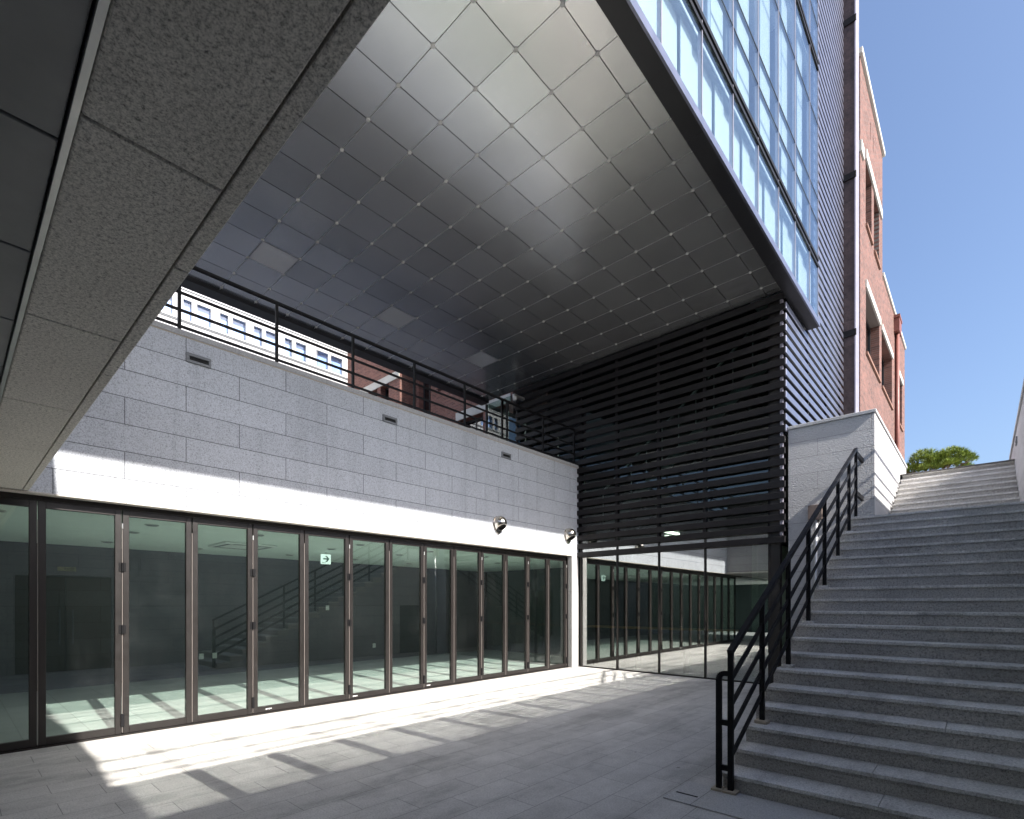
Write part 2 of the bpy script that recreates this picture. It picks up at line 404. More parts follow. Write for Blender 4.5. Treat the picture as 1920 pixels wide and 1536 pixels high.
vent_hood(7.69, 3.195, "polished steel vent hood on granite, farther from the louvres")
vent_hood(10.12, 3.205, "polished steel vent hood on granite right beside the louvre corner")

# ------------------------------------------------------------------ folding doors
JO = [-.81, -.07, .672, 1.413, 2.145, 2.895, 3.637, 4.381, 5.14, 5.886, 6.61, 7.353, 8.075, 8.805, 9.54, 10.25]
t = thing("door_frame", "dark metal head track and sill of the folding glass doors", "door frame", (XD, 5, 0))
B(-7.60, -7.497, -1.6, 10.286, 2.668, ZS - .018).build("head_track", BRONZE, t, bevel=.003)
B(-7.60, -7.45, -1.6, 10.286, .002, .014).build("sill", BRONZE, t)
B(-7.60, -7.47, 10.258, 10.286, .014, 2.668).build("side_post", BRONZE, t)
ORD = ["leftmost visible", "second", "third", "fourth", "fifth", "sixth", "seventh", "eighth", "ninth", "tenth", "eleventh", "twelfth", "thirteenth"]
def door_leaf(i):
    y0, y1 = JO[i] + .006, JO[i+1] - .006
    k = i - 1
    if k < 1: lab = "dark folding glass door at the far left frame edge, in the bridge's shade" if i == 1 else "folding glass door beyond the left edge, under the bridge"
    elif k == 1: lab = "folding glass door showing the mirrored name plate, second from the left"
    elif k == 5: lab = "folding glass door through which the green arrow sign shows"
    elif k == 13: lab = "narrow-looking folding glass door last in the row, against the granite jamb"
    else: lab = "bronze framed folding glass door, %s in the row counted from the left" % ORD[k]
    t = thing("folding_door", lab, "door", (XD, (y0 + y1) / 2, .016), "folding glass doors along the courtyard")
    st = .062; za, zb = .016, 2.664
    mb = MB(); x0, x1 = XD - .028, XD + .030
    mb.box(x0, x1, y0, y0 + st, za, zb); mb.box(x0, x1, y1 - st, y1, za, zb)
    mb.box(x0, x1 - .001, y0 + st, y1 - st, za, .098); mb.box(x0, x1 - .001, y0 + st, y1 - st, 2.588, zb)
    fr = mb.build("frame", BRONZE, t, bevel=.003)
    if k in (4, 6, 8):
        yy = y0 + (.06 if k != 4 else .17)
        m2 = MB()
        for j in range(4): m2.box(XD + .0305, XD + .032, yy + j * .022, yy + j * .022 + .014, .048 + (j % 2) * .004, .066)
        m2.build("sticker", WHITEPAINT, fr)
    MB().box(XD - .006, XD + .006, y0 + st - .004, y1 - st + .004, .092, 2.594).build("glass_pane", G_DOOR, t)
    mb = MB(); mb.box(XD + .020, XD + .034, y1 + .0035, y1 + .0085, .03, 2.46); mb.build("edge_seal", SEAL, t)
    if k % 2 == 1:
        for zc, hh in ((1.985, .05), (1.25, .05)):
            m2 = MB(); m2.tube([(XD + .045, y1 + .006, zc - hh), (XD + .045, y1 + .006, zc + hh)], .013, 10); m2.box(XD + .0305, XD + .036, y1 - .03, y1 + .042, zc - hh, zc + hh)
            m2.build("hinge", BLACK, t, smooth=False)
        m2 = MB(); m2.box(XD + .0305, XD + .05, y1 - .012, y1 + .024, .10, .25); m2.build("bolt", BLACK, t, bevel=.004)
        m2 = MB(); m2.tube([(XD + .040, y1 + .006, 2.44), (XD + .040, y1 + .006, 2.50)], .008, 8); m2.build("pivot_pin", SILVER, t)
for i in range(len(JO) - 1): door_leaf(i)

# ------------------------------------------------------------------ seminar room behind the doors
t = thing("seminar_room", "dark tiled room with pale ceiling seen through the folding doors", "room", (-10, 3, 0))
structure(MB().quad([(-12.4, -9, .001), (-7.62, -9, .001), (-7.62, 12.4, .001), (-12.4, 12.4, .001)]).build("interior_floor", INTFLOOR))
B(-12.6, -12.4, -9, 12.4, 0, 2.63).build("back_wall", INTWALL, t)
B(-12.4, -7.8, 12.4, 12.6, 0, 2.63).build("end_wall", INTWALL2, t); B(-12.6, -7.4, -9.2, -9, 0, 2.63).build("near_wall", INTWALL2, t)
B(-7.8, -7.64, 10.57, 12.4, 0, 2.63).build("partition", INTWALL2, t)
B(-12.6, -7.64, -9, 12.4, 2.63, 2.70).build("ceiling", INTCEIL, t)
ac = thing("air_conditioner", "square ceiling cassette air conditioner inside the glazed room", "air conditioner", (-10.05, 3.7, 2.62))
mb = MB(); mb.box(-10.5, -9.6, 3.25, 4.15, 2.595, 2.628)
mb.build("cover", WHITEPAINT, ac, bevel=.01)
mb = MB()
for a in (0, 1):
    mb.box(-10.40, -9.70, 3.31 + a * .72, 3.37 + a * .72, 2.590, 2.594); mb.box(-10.44 + a * .72, -10.38 + a * .72, 3.41, 3.99, 2.590, 2.594)
mb.build("vane", GREYBOX, ac)
MB().box(-10.28, -9.82, 3.47, 3.93, 2.588, 2.594).build("intake_grille", DIFFUSER, ac)
n = 0
for yy in (.4, 1.9, 3.3, 5.1, 6.7, 8.3, 9.8):
    for xx in (-8.35, -9.4, -11.2):
        if abs(yy - 3.3) < .5 and xx == -9.4: continue
        row = {-8.35: "nearest the glass", -9.4: "in the middle row", -11.2: "in the back row"}[xx]
        d = thing("downlight", "small unlit round ceiling downlight inside the room, %s, %s along it" % (row, {.4: "first", 1.9: "second", 3.3: "third", 5.1: "fourth", 6.7: "fifth", 8.3: "sixth", 9.8: "last"}[yy]), "downlight", (xx, yy, 2.628), "round downlights in the room ceiling")
        m2 = MB(); m2.tube([(xx, yy, 2.628), (xx, yy, 2.615)], .085, 16); m2.build("rim", SILVER, d)
        m2 = MB(); m2.tube([(xx, yy, 2.6148), (xx, yy, 2.612)], .065, 16); m2.build("lens", GREYBOX, d)
# exit sign
es = thing("exit_sign", "white square sign with a green right-pointing arrow under the room ceiling", "sign", (-10, 5.31, 2.47))
B(-10.03, -9.99, 5.205, 5.415, 2.372, 2.575).build("sign_box", SIGNW, es, bevel=.006)
B(-10.012, -10.004, 5.30, 5.32, 2.575, 2.629).build("hanger", SILVER, es)
mb = MB(); F = lambda u, v, d: (-9.988 + d, 5.31 + u, 2.478 + v)
mb.prism([(-.068, -.014), (.02, -.014), (-.022, -.062), (.012, -.062), (.068, 0), (.012, .062), (-.022, .062), (.02, .014), (-.068, .014)], F, 0, .003)
mb.build("arrow", SIGNG, es)
Rx = Matrix(((0, 0, 1), (1, 0, 0), (0, 1, 0)))   # text on a face looking along +X
text_mesh("lettering", "비상구", .030, SIGNG, Rx, (-9.987, 5.218, 2.398), es)
# switch plates on the back wall
for yy, zz, lab in ((3.72, .42, "left one of two small white socket plates low on the dark room wall"), (3.98, .42, "right one of two small white socket plates low on the dark room wall"), (6.62, 1.45, "small white switch plate at shoulder height on the dark room wall"), (8.0, .4, "single white socket plate low on the room wall, far from the pair")):
    o = B(-12.398, -12.385, yy - .045, yy + .045, zz - .06, zz + .06).build("socket_plate", WHITEPAINT, None, bevel=.003)
    tag(o, lab, "socket")

# ------------------------------------------------------------------ terrace railing on the granite wall
def railing(name, label, x, ys, z0, ya, yb, postw=(.03, .035), ext=0, zt=.885):
    t = thing(name, label, "railing", (x, (ya + yb) / 2, z0))
    for y in ys: B(x - .018, x + .018, y - postw[1] / 2, y + postw[1] / 2, z0 + .001, z0 + zt - .02).build("post", BLACK, t)
    B(x - .025, x + .025, ya, yb, z0 + zt - .02, z0 + zt + .016).build("top_rail", BLACK, t, bevel=.003)
    for h in (.50, .28, .075):
        B(x - .008, x + .008, ya, yb, z0 + h - .018, z0 + h + .018).build("rail", BLACK, t)
    return t
railing("terrace_railing", "black steel railing standing on the granite wall's coping", -7.44, [-4.08 + 1.213 * k for k in range(13)], 4.968, -6, 10.5)

# ------------------------------------------------------------------ bridge overhead (near camera)
t = thing("stone_bridge", "granite clad bridge slab overhead at the upper left", "bridge", (-3, 0, ZS))
SX = [-7.355 + .0, -6.65, -5.395, -4.135, -2.875, -1.612, -.35, .477]
for a, b_ in zip(SX[:-1], SX[1:]):
    B(a + .003, b_ - .003, .223, .538, ZS, ZS + .05).build("soffit_slab", G_SOFFIT, t, bevel=.004)
SX2 = [-7.355, -6.9, -5.8, -4.6, -3.35, -2.1, -.85, .477]
for a, b_ in zip(SX2[:-1], SX2[1:]):
    B(a + .003, b_ - .003, .545, .592, ZS + .001, ZS + .05).build("edge_stone", G_SOFFIT, t, bevel=.003)
B(-7.355, .477, .219, .59, ZS + .051, 2.80).build("joint_backing", DARKHOLE, t)
B(-7.355, .477, .40, .588, 2.801, 5.62).build("parapet", G_FASCIA, t)
B(-7.355, .477, .37, .60, 5.621, 5.68).build("parapet_coping", G_CAP, t)
B(-7.355, .477, -5.6, .399, 2.82, ZP - .01).build("deck", G_PLAZA, t)
mb = MB(); xx = -7.355
segs = [-7.355, -5.7, -4.1, -2.32, -.6, .477]
for i, (a, b_) in enumerate(zip(segs[:-1], segs[1:])): B(a + .001, b_ - .001, .202, .2175, ZS - .010 + (.0 if i % 2 else .003), ZS + .05).build("edge_trim", SILVER, t)
mb = MB(); xs = [-7.355] + [-1.747 - .627 * k for k in range(8, -1, -1)] + [-1.12, -.493, .134, .477]
ysl = [.200 - .92 * k for k in range(7)]
rr = random.Random(3)
for a, b_ in zip(xs[:-1], xs[1:]):
    for q, p in zip(ysl[:-1], ysl[1:]):
        mb.box(a + .005, b_ - .005, p + .005, q - .004, ZS + .004, ZS + .03)
mb.build("metal_ceiling_panels", PANELGREY, t, bevel=.003)
B(-7.355, .477, -5.4, .20, ZS + .045, ZS + .06).build("panel_void", DARKHOLE, t)

# ------------------------------------------------------------------ glass office block overhead
t = thing("office_building", "glass office block with metal soffit overhanging the courtyard", "building", (-6, 6, ZC))
X0, Y0 = -4.249, 3.454
XL, XRt, YA, YB = X0 - 10.17 * T, X0 + 2.534 * T, -.2, Y0 + 11.586 * T
xe = [XL] + [X0 + T * i for i in range(-10, 3)] + [XRt]
ye = [YA] + [Y0 + T * j for j in range(-5, 12)] + [YB]
me_v, me_f, me_t, me_m = [], [], [], []
rr = random.Random(11)
LIGHTS = {(-8, 0), (-8, 4), (-8, 8)}
K = 5
for i in range(len(xe) - 1):
    for j in range(len(ye) - 1):
        if (round((xe[i] - X0) / T), round((ye[j] - Y0) / T)) in LIGHTS and i > 0 and j > 0: continue
        a, b_, p, q = xe[i] + .005, xe[i+1] - .005, ye[j] + .005, ye[j+1] - .005
        dome = rr.uniform(.0002, .0016); tx = rr.gauss(0, .0010); ty = rr.gauss(0, .0010); tint = rr.random(); k0 = len(me_v)
        for u in range(K):
            for v in range(K):
                s_, r_ = u / (K-1) * 2 - 1, v / (K-1) * 2 - 1
                me_v.append((a + (b_ - a) * u / (K-1), p + (q - p) * v / (K-1), ZC + dome * (1 - s_ * s_) * (1 - r_ * r_) + tx * s_ * (b_ - a) / 2 + ty * r_ * (q - p) / 2))
        for u in range(K-1):
            for v in range(K-1):
                me_f.append((k0+u*K+v, k0+u*K+v+1, k0+(u+1)*K+v+1, k0+(u+1)*K+v)); me_t.append(tint); me_m.append(0)
        # folded edges into the joint: caught light painted pale, shaded sides painted black
        ring = [k0+u*K for u in range(K)] + [k0+(K-1)*K+v for v in range(1, K)] + [k0+u*K+K-1 for u in range(K-2, -1, -1)] + [k0+v for v in range(K-2, 0, -1)]
        k1 = len(me_v); me_v += [(me_v[r][0], me_v[r][1], ZC + .018) for r in ring]; nr = len(ring)
        for r in range(nr):
            me_f.append((ring[r], ring[(r+1) % nr], k1 + (r+1) % nr, k1 + r)); me_t.append(tint); me_m.append(1 if abs(me_v[ring[r]][0] - me_v[ring[(r+1) % nr]][0]) > .01 else 2)
me = bpy.data.meshes.new("soffit_panels"); me.from_pydata(me_v, [], me_f); me.materials.append(SOFFIT); me.materials.append(LITEDGE); me.materials.append(FASCIA); me.polygons.foreach_set('material_index', me_m)
at = me.attributes.new("tint", 'FLOAT', 'FACE'); at.data.foreach_set("value", me_t)
me.polygons.foreach_set("use_smooth", [True] * len(me.polygons))
if hasattr(me, "set_sharp_from_angle"): me.set_sharp_from_angle(angle=R(30))
o = bpy.data.objects.new("soffit_panels", me); COL.objects.link(o); o.parent = t; o.matrix_parent_inverse = Matrix.Translation(-t.location)
mb = MB()
for i in range(-10, 3):
    for j in range(-5, 12):
        x, y = X0 + T * i, Y0 + T * j
        if x > XRt - .05 or y > YB - .05: continue
        mb.tube([(x, y, ZC + .012), (x, y, ZC - .012)], .024, 12); mb.tube([(x, y, ZC - .0122), (x, y, ZC - .016)], .010, 8)
o2 = mb.build("fixing_buttons", BUTTON, o); o2['kind'] = 'stuff'
B(XL, XRt, YA, YB, ZC + .019, ZC + .05).build("soffit_void", DARKHOLE, t)
B(XL - .30, XL - .003, YA, YB + .02, 7.35, 7.75).build("edge_beam", metal("edge_beam_black", (.02, .02, .022), .35), t)
# fascia
XF = -2.475
fy = [-.2, 2.95, 6.15, 9.32, 12.11]
for a, b_ in zip(fy[:-1], fy[1:]):
    B(XRt + .004, XF, a + .002, b_ - .002, 7.235, 7.40).build("fascia_panel", FASCIA, t, bevel=.004)
B(XF + .001, XF + .028, -.2, 12.11, 7.235, 7.345).build("fascia_sill", SLAT_SHEEN, t)
# body
B(XL - .29, -3.35, YA, 10.56, 7.761, 18.5).build("core", CORE, t)
mb = MB()
for z in (7.42, 8.50, 12.50, 16.55): mb.box(-3.345, -2.60, YA, 12.05, z + .02, z + .15)
mb.build("floor_edge", metal("slab_edge_white", (.62, .66, .7), .6), t)
B(-3.4, -2.56, 12.06, 12.10, 7.41, 17.0).build("end_return", SLAT, t)
# curtain wall
ME = [-.20, .85, 1.90, 2.95, 4.02, 5.08, 6.15, 7.20, 8.27, 9.32, 10.36, 11.42, 12.11]
ZR = [(7.35, 8.455), (8.65, 9.37), (9.385, 9.87), (9.885, 11.385), (11.40, 12.50), (12.69, 13.40), (13.415, 13.9), (13.915, 15.4)]
XC = -2.485
for y in ME: B(XC - .05, XC + .004, y - .008, y + .008, 7.35, 15.4).build("mullion", FLASH, t)
for z in (9.3775, 9.8775, 11.3925, 13.4075, 13.9075): 
    mb = MB()
    for a, b_ in zip(ME[:-1], ME[1:]): mb.box(XC - .045, XC + .003, a + .0085, b_ - .0085, z - .0055, z + .0055)
    mb.build("transom", WINDARK, t)
for z0_, z1_ in ((8.46, 8.645), (12.505, 12.685)):
    mb = MB()
    zz = (z1_ - z0_)
    mb.box(XC - .05, XC + .016, -.2, 12.1, z0_, z0_ + zz * .30); mb.box(XC - .05, XC - .012, -.2, 12.1, z0_ + zz * .301, z0_ + zz * .66); mb.box(XC - .05, XC + .016, -.2, 12.1, z0_ + zz * .661, z1_)
    mb.build("shading_fin", BLACK, t)
rb = random.Random(5)
for bi, (a, b_) in enumerate(zip(ME[:-1], ME[1:])):
    for ri, (p, q) in enumerate(ZR):
        pn = B(XC - .012, XC - .002, a + .012, b_ - .012, p + .004, q - .004).build("window_pane", G_CURT, t)
    wd = b_ - a
    B(XC - .16, XC - .152, a + .02, a + wd * .66, 7.35, 8.44).build("blind", BLIND, t)
    B(XC - .13, XC - .122, a + wd * .69, b_ - .015, 7.35, 8.44).build("blind", BLIND, t)
    for (p, q) in ((8.68, 12.45), (12.72, 15.4)):
        f0 = rb.choice((.50, .58, .64))
        B(XC - .14, XC - .132, a + wd * f0, b_ - .015, p, q).build("blind", BLIND, t)
        if rb.random() < .45: B(XC - .30, XC - .292, a + wd * .04, a + wd * rb.choice((.2, .34)), p + rb.choice((0, 1.4, 2.6)), q).build("blind", BLIND, t)
# roof block over the louvred stair tower
# ------------------------------------------------------------------ louvred glass lobby
t = thing("glass_lobby", "dark glazed stair lobby behind the louvres at the courtyard end", "building", (-5, 11, 0))
XS = -2.69
GY = 10.61
ymx = [-7.30, -6.29, -5.245, -4.22, -2.99]
for a, b_ in zip(ymx[:-1], ymx[1:]):
    B(a + .016, b_ - .016, GY, GY + .012, .03, 2.90).build("glass_pane", G_LOBBY, t)
    B(a + .016, b_ - .016, GY, GY + .012, 2.93, 5.0).build("glass_pane", G_LOBBY2, t)
for a, b_ in zip([-9.4, -8.35, -7.30, -6.29, -5.245, -4.22], [-8.35, -7.30, -6.29, -5.245, -4.22, -2.99]):
    B(a + .016, b_ - .016, GY, GY + .012, 5.03, 7.38).build("glass_pane", G_LOBBY2, t)
for x in ymx: B(x - .014, x + .014, GY - .035, GY + .05, .03, 2.92).build("mullion", BRONZE, t)
for x in [-9.4, -8.35] + ymx: B(x - .02, x + .02, GY - .01, GY + .06, 5.03 if x < -7.4 else 2.93, 7.38).build("upper_mullion", SLAT, t)
B(-7.33, -2.80, GY - .03, GY + .04, .004, .029).build("bottom_rail", BRONZE, t)
for z in (2.902, 5.002): B(-7.35 if z < 4 else -9.4, -2.99, GY - .005, GY + .05, z, z + .027).build("transom", BRONZE, t)
B(-2.972, -2.80, GY - .03, GY + .12, .03, 7.38).build("corner_post", BRONZE, t, bevel=.004)
structure(MB().quad([(-7.62, 10.6, .001), (-2.69, 10.6, .001), (-2.69, 15.9, .001), (-7.62, 15.9, .001)]).build("lobby_floor", INTFLOOR))
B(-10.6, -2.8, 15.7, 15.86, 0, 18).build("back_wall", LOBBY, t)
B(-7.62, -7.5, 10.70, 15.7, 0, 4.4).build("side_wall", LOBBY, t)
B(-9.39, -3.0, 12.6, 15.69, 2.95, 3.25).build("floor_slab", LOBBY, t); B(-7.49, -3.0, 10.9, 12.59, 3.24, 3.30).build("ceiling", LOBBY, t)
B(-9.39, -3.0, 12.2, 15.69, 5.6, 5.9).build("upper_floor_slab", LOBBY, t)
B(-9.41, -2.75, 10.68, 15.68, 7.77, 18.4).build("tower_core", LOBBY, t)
B(-3.62, -3.50, 11.6, 15.69, .002, 2.94).build("green_wall", metal("lobby_green", (.42, .55, .38), .7), t)
# unlouvred dark glass at the terrace end
for a, b_ in ((-10.6, -10.02), (-9.98, -9.44)): B(a, b_, GY, GY + .012, 4.45, 7.34).build("terrace_glass_pane", G_LOBBY2, t)
for x in (-10.62, -10.0, -9.42): B(x - .018, x + .018, GY - .03, GY + .05, 4.42, 7.34).build("terrace_mullion", BRONZE, t)
# west face glass of the lobby
for p, q in ((10.7, 12.3), (12.34, 14.0), (14.04, 15.65)): B(-10.62, -10.608, p, q, 4.45, 7.38).build("west_glass_pane", G_LOBBY, t)
st = thing("interior_stair", "dim inner stair climbing behind the louvres", "stair", (-5, 11.8, 0))
mb = MB()
for k in range(19): mb.box(-7.2 + k * .21, -6.99 + k * .21, 11.3, 12.4, 3.4 + k * .165 - .04, 3.4 + k * .165)
mb.build("steps", LOBBY, st)
mb = MB()
for yy in (11.28, 12.42): mb.bar((-7.25, yy, 3.3), (-3.05, yy, 3.3 + 4.2 * .7857), .03, .26)
mb.build("stringer", metal("stringer_paint", (.25, .26, .25), .4), st)
mb = MB()
for k in range(11): mb.bar((-7.1 + k * .4, 11.28, 3.5 + k * .3143), (-7.1 + k * .4, 11.28, 4.4 + k * .3143), .02, .02)
mb.bar((-7.2, 11.28, 4.33), (-3.05, 11.28, 4.33 + 4.15 * .7857), .04, .04); mb.build("handrail", SILVER, st)
for xx, yy, lab in ((-5.33, 11.46, "front lit fluorescent tube on the lobby ceiling"), (-5.7, 12.3, "rear lit fluorescent tube on the lobby ceiling")):
    o = B(xx - .05, xx + .05, yy - .38, yy + .28, 3.19, 3.225).build("tube_light", LAMP); tag(o, lab, "lamp")
t = thing("counter", "long oak topped counter behind the lobby glass", "counter", (-5.6, 11.24, 0))
B(-7.45, -3.75, 11.08, 11.40, .955, 1.0).build("counter_top", OAK, t)
for x in (-7.3, -6.1, -4.9, -3.9): B(x - .02, x + .02, 11.13, 11.35, .002, .954).build("leg", BLACK, t)

# louvre screens
t = thing("louvre_screen", "dark horizontal louvre screen facing the courtyard above the lobby glass", "louvre screen", (-5.5, 10.53, 2.69))
mb = MB()
for k in range(23):
    z = 2.694 + k * .2065
    mb.box(-7.372 if z < 4.95 else -9.4, XS - .004, 10.50, 10.555, z, z + .118)
mb.build("slats", SLAT, t, bevel=.004)
mb = MB()
for k in range(23):
    z = 2.694 + k * .2065 + .118
    if k < 22: mb.box(-2.785, -2.74, 10.53, 10.60, z + .02, z + .088)
mb.build("spacers", FLASH, t)
mb = MB()
for x in (-6.29, -5.245, -4.22): mb.box(x - .03, x + .03, 10.558, 10.60, 2.95, 7.36)
mb.build("carrier_posts", SLAT, t)
t = thing("side_louvre", "dark louvre cladding with sky sheen in its paint colour on the tower's sunny flank", "louvre screen", (XS, 13, 4.85))
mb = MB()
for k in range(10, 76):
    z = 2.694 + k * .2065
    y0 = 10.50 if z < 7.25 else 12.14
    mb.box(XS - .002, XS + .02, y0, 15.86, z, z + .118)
mb.build("slats", SLAT_SHEEN, t, bevel=.003)
B(XS - .08, XS - .05, 10.66, 15.85, 4.75, 18.4).build("backing", DARKHOLE, t)
mb = MB()
for y in (12.25, 14.0, 15.6): mb.box(XS - .049, XS - .003, y - .03, y + .03, 4.75, 18.4)
mb.build("carrier_posts", BRONZE, t)

# unlit square lights in the soffit
for (i, j), lab in (((-8, 0), "pale square soffit light nearest the bridge, largest in view"), ((-8, 4), "middle one of the three square soffit lights"), ((-8, 8), "pale square soffit light nearest the louvres, smallest in view")):
    x, y = X0 + T * i, Y0 + T * j
    d = thing("soffit_light", lab, "ceiling light", (x + T/2, y + T/2, ZC), "square lights in the metal soffit")
    mb = MB(); e = .012
    mb.box(x+.005, x+T-.005, y+.005, y+.005+e, ZC-.004, ZC+.017); mb.box(x+.005, x+T-.005, y+T-.005-e, y+T-.005, ZC-.004, ZC+.017)
    mb.box(x+.005, x+.005+e, y+.006+e, y+T-.006-e, ZC-.004, ZC+.017); mb.box(x+T-.005-e, x+T-.005, y+.006+e, y+T-.006-e, ZC-.004, ZC+.017)
    mb.build("frame", SILVER, d); B(x+.018, x+T-.018, y+.018, y+T-.018, ZC, ZC+.015).build("diffuser", DIFFUSER, d)
cm = thing("security_camera", "small dome camera under the soffit by the dark glass corner", "camera", (-9.1, 10.1, 7.0))
mb = MB(); mb.box(-9.14, -9.06, 10.1, 10.5, 7.02, 7.08); mb.build("bracket", SILVER, cm)
mb = MB(); mb.tube([(-9.1, 10.15, 7.019), (-9.1, 10.15, 6.95), (-9.1, 10.15, 6.92)], [.06, .055, .03], 12); mb.build("housing", WHITEPAINT, cm)

# ------------------------------------------------------------------ retaining wall on the right
t = thing("retaining_wall", "granite retaining wall along the right side of the steps", "wall", (XR, 4, 0))
fn = lambda u, v, d: (XR + d, u, v)
mb = MB(); holed_wall(mb, fn, -9, 16.2, 0, 4.80, [(1.02, 2.73, .002, 2.2)], .12)
mb.quad([(XR, 16.2, 0), (XR + .3, 16.2, 0), (XR + .3, 16.2, 4.8), (XR, 16.2, 4.8)]); mb.quad([(XR + .3, -9, 0), (XR + .3, 16.2, 0), (XR + .3, 16.2, 4.8), (XR + .3, -9, 4.8)])
mb.build("block_facing", G_DARK, t)
B(XR - .025, XR + .32, -9, 16.22, 4.801, 4.865).build("coping", G_CAP, t, bevel=.005)
railing("upper_railing", "black railing along the top of the right retaining wall", .62, [9.86, 10.04], 4.865, -9, 16, postw=(.03, .05))
d = thing("double_door", "brown double door under the bridge, mirrored in the glass", "door", (XR + .06, 1.875, 0))
for a, b_ in ((1.03, 1.87), (1.88, 2.72)):
    B(XR + .05, XR + .10, a, b_, .004, 2.18).build("door_leaf", metal("brown_door_paint", (.085, .055, .045), .45), d, bevel=.003)
for yy in (1.76, 1.99):
    mb = MB(); mb.tube([(XR - .02, yy, .62), (XR - .02, yy, 1.42)], .016, 10)
    for z in (.7, 1.34): mb.tube([(XR - .02, yy, z), (XR + .05, yy, z)], .008, 8)
    mb.build("pull_handle", GREYBOX, d)
d = thing("name_plate", "brass plate lettered for the seminar room above the double door", "sign", (XR - .01, 1.89, 2.36))
B(XR - .016, XR - .001, 1.725, 2.055, 2.305, 2.40).build("plate", BRASS, d, bevel=.004)
Rm = Matrix(((0, 0, -1), (-1, 0, 0), (0, 1, 0)))
text_mesh("lettering", "세미나실", .052, INK, Rm, (XR - .018, 2.03, 2.362), d)
text_mesh("small_lettering", "SEMINAR ROOM", .018, INK, Rm, (XR - .018, 2.01, 2.322), d)
# boundary wall under the far side of the bridge
o = MB().box(-7.6, .48, -9.0, -8.7, .002, 3.3).build("boundary_wall", GREEN); tag(o, "green painted wall behind the bridge, mirrored in the lobby glass", "wall")

# ------------------------------------------------------------------ stairs
RI, TR, Y1s, NS = .1465, .285, 4.36, 20
SXL, SXR = -1.60, XR - .002
t = thing("stone_stair", "wide granite staircase climbing from the courtyard to the plaza", "stair", (-.5, 4.36, 0))
rs = random.Random(9)
def step(k, y, z, x0, x1, depth, parent, zb):
    mb = MB()
    xs = [x0, x1]
    j = x0 + rs.uniform(.7, 1.5)
    for a, b_ in ((x0, j - .0015), (j + .0015, x1)):
        mb.box(a, b_, y, y + depth + .028, z - .03, z, 0)
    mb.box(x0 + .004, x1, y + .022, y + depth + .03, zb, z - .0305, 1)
    return mb.build("step", [G_STEP_LIT, G_RISER_SHADE], parent, bevel=.0025)
for k in range(1, NS + 1):
    y = Y1s + (k - 1) * TR; z = k * RI
    step(k, y, z, SXL, SXR, TR if k < NS else 2.15, t, z - RI)
ZL = NS * RI; YL2 = 11.75
for k in range(1, 11):
    y = YL2 + (k - 1) * TR; z = ZL + k * RI
    step(k, y, z, -1.305, SXR, TR if k < 10 else .5, t, z - RI)
# solid side of the lower flight
pts = [(Y1s + .03, .0)]
for k in range(1, NS + 1): pts += [(Y1s + .03 + (k-1) * TR, k * RI - .032), (Y1s + .03 + k * TR if k < NS else 10.6, k * RI - .032)]
pts += [(10.6, 0)]
mb = MB(); mb.prism([(p[0], p[1]) for p in pts], lambda u, v, d: (d, u, v), SXL + .012, SXL + .20)
mb.build("side_wall", G_DARK, t)
B(SXL + .004, SXL + .011, 9.62, 10.45, .003, 1.5).build("store_door", metal("store_door_paint", (.03, .032, .036), .5), t)

# front stone wall beside the louvres and the wall along the upper flight
t = thing("stair_wall", "pale rough granite wall beside the upper steps at the louvre corner", "wall", (-1.35, 10.6, 0))
XE = -1.335
B(XS + .03, XE - .012, 10.60, 10.80, 0, 4.785).build("hewn_face", G_FRONT, t)
B(XE - .30, XE, 10.603, 15.5, 0, 4.787).build("smooth_side", G_SIDE, t, bevel=.003)
mb = MB(); mb.box(XS + .03, XE + .022, 10.575, 10.90, 4.789, 4.845); mb.box(XE - .32, XE + .022, 10.901, 15.53, 4.789, 4.845)
mb.build("coping", G_CAP, t, bevel=.005)
d = thing("rain_pipe", "grey rain pipe with brown box in the corner behind the stair railing", "pipe", (-2.2, 10.55, 0))
B(-2.32, -2.10, 10.53, 10.597, 3.06, 3.33).build("collector_box", metal("brown_box", (.17, .13, .11), .6), d, bevel=.004)
mb = MB(); mb.tube([(-2.2, 10.565, .01), (-2.2, 10.565, 3.06)], .03, 12); mb.build("pipe", SILVER, d, smooth=True)

# stair railing
t = thing("stair_railing", "black flat bar railing climbing the left edge of the granite steps", "railing", (-1.51, 4.32, 0))
XH = -1.51
PY = [4.32, 5.135, 6.015, 6.87, 7.72, 8.567, 9.396, 9.985]
sl_ = .512
def rail_z(y): return 1.165 + sl_ * (y - 4.32)
for i, y in enumerate(PY):
    zb = 0.0 if i == 0 else (int((y - Y1s) / TR) + 1) * RI if y < Y1s + 19 * TR else ZL
    zb = min(zb, ZL)
    B(XH - .021, XH + .021, y - .016, y + .016, zb + .03, rail_z(y) - .012).build("post", BLACK, t)
    B(XH - .055, XH + .055, y - .05, y + .05, zb + (.0125 if i == 0 else .0005), zb + .032).build("base_block", TAN if i < 2 else G_STEP_LIT, t, bevel=.003)
yA, yB_ = 4.30, 9.995
MB().bar((XH, yA, rail_z(yA)), (XH, yB_, rail_z(yB_)), .045, .04).build("top_rail", BLACK, t)
for h in (.235, .445, .655, .865):
    MB().bar((XH, 4.337, rail_z(4.337) - h), (XH, yB_, rail_z(yB_) - h), .014, .052).build("rail", BLACK, t)
mb = MB()
for h in (.05, .70): mb.box(XH - .02, XH + .02, 9.99, 10.60, rail_z(9.985) - h - .05, rail_z(9.985) - h + .02)
mb.build("wall_bracket", BLACK, t)
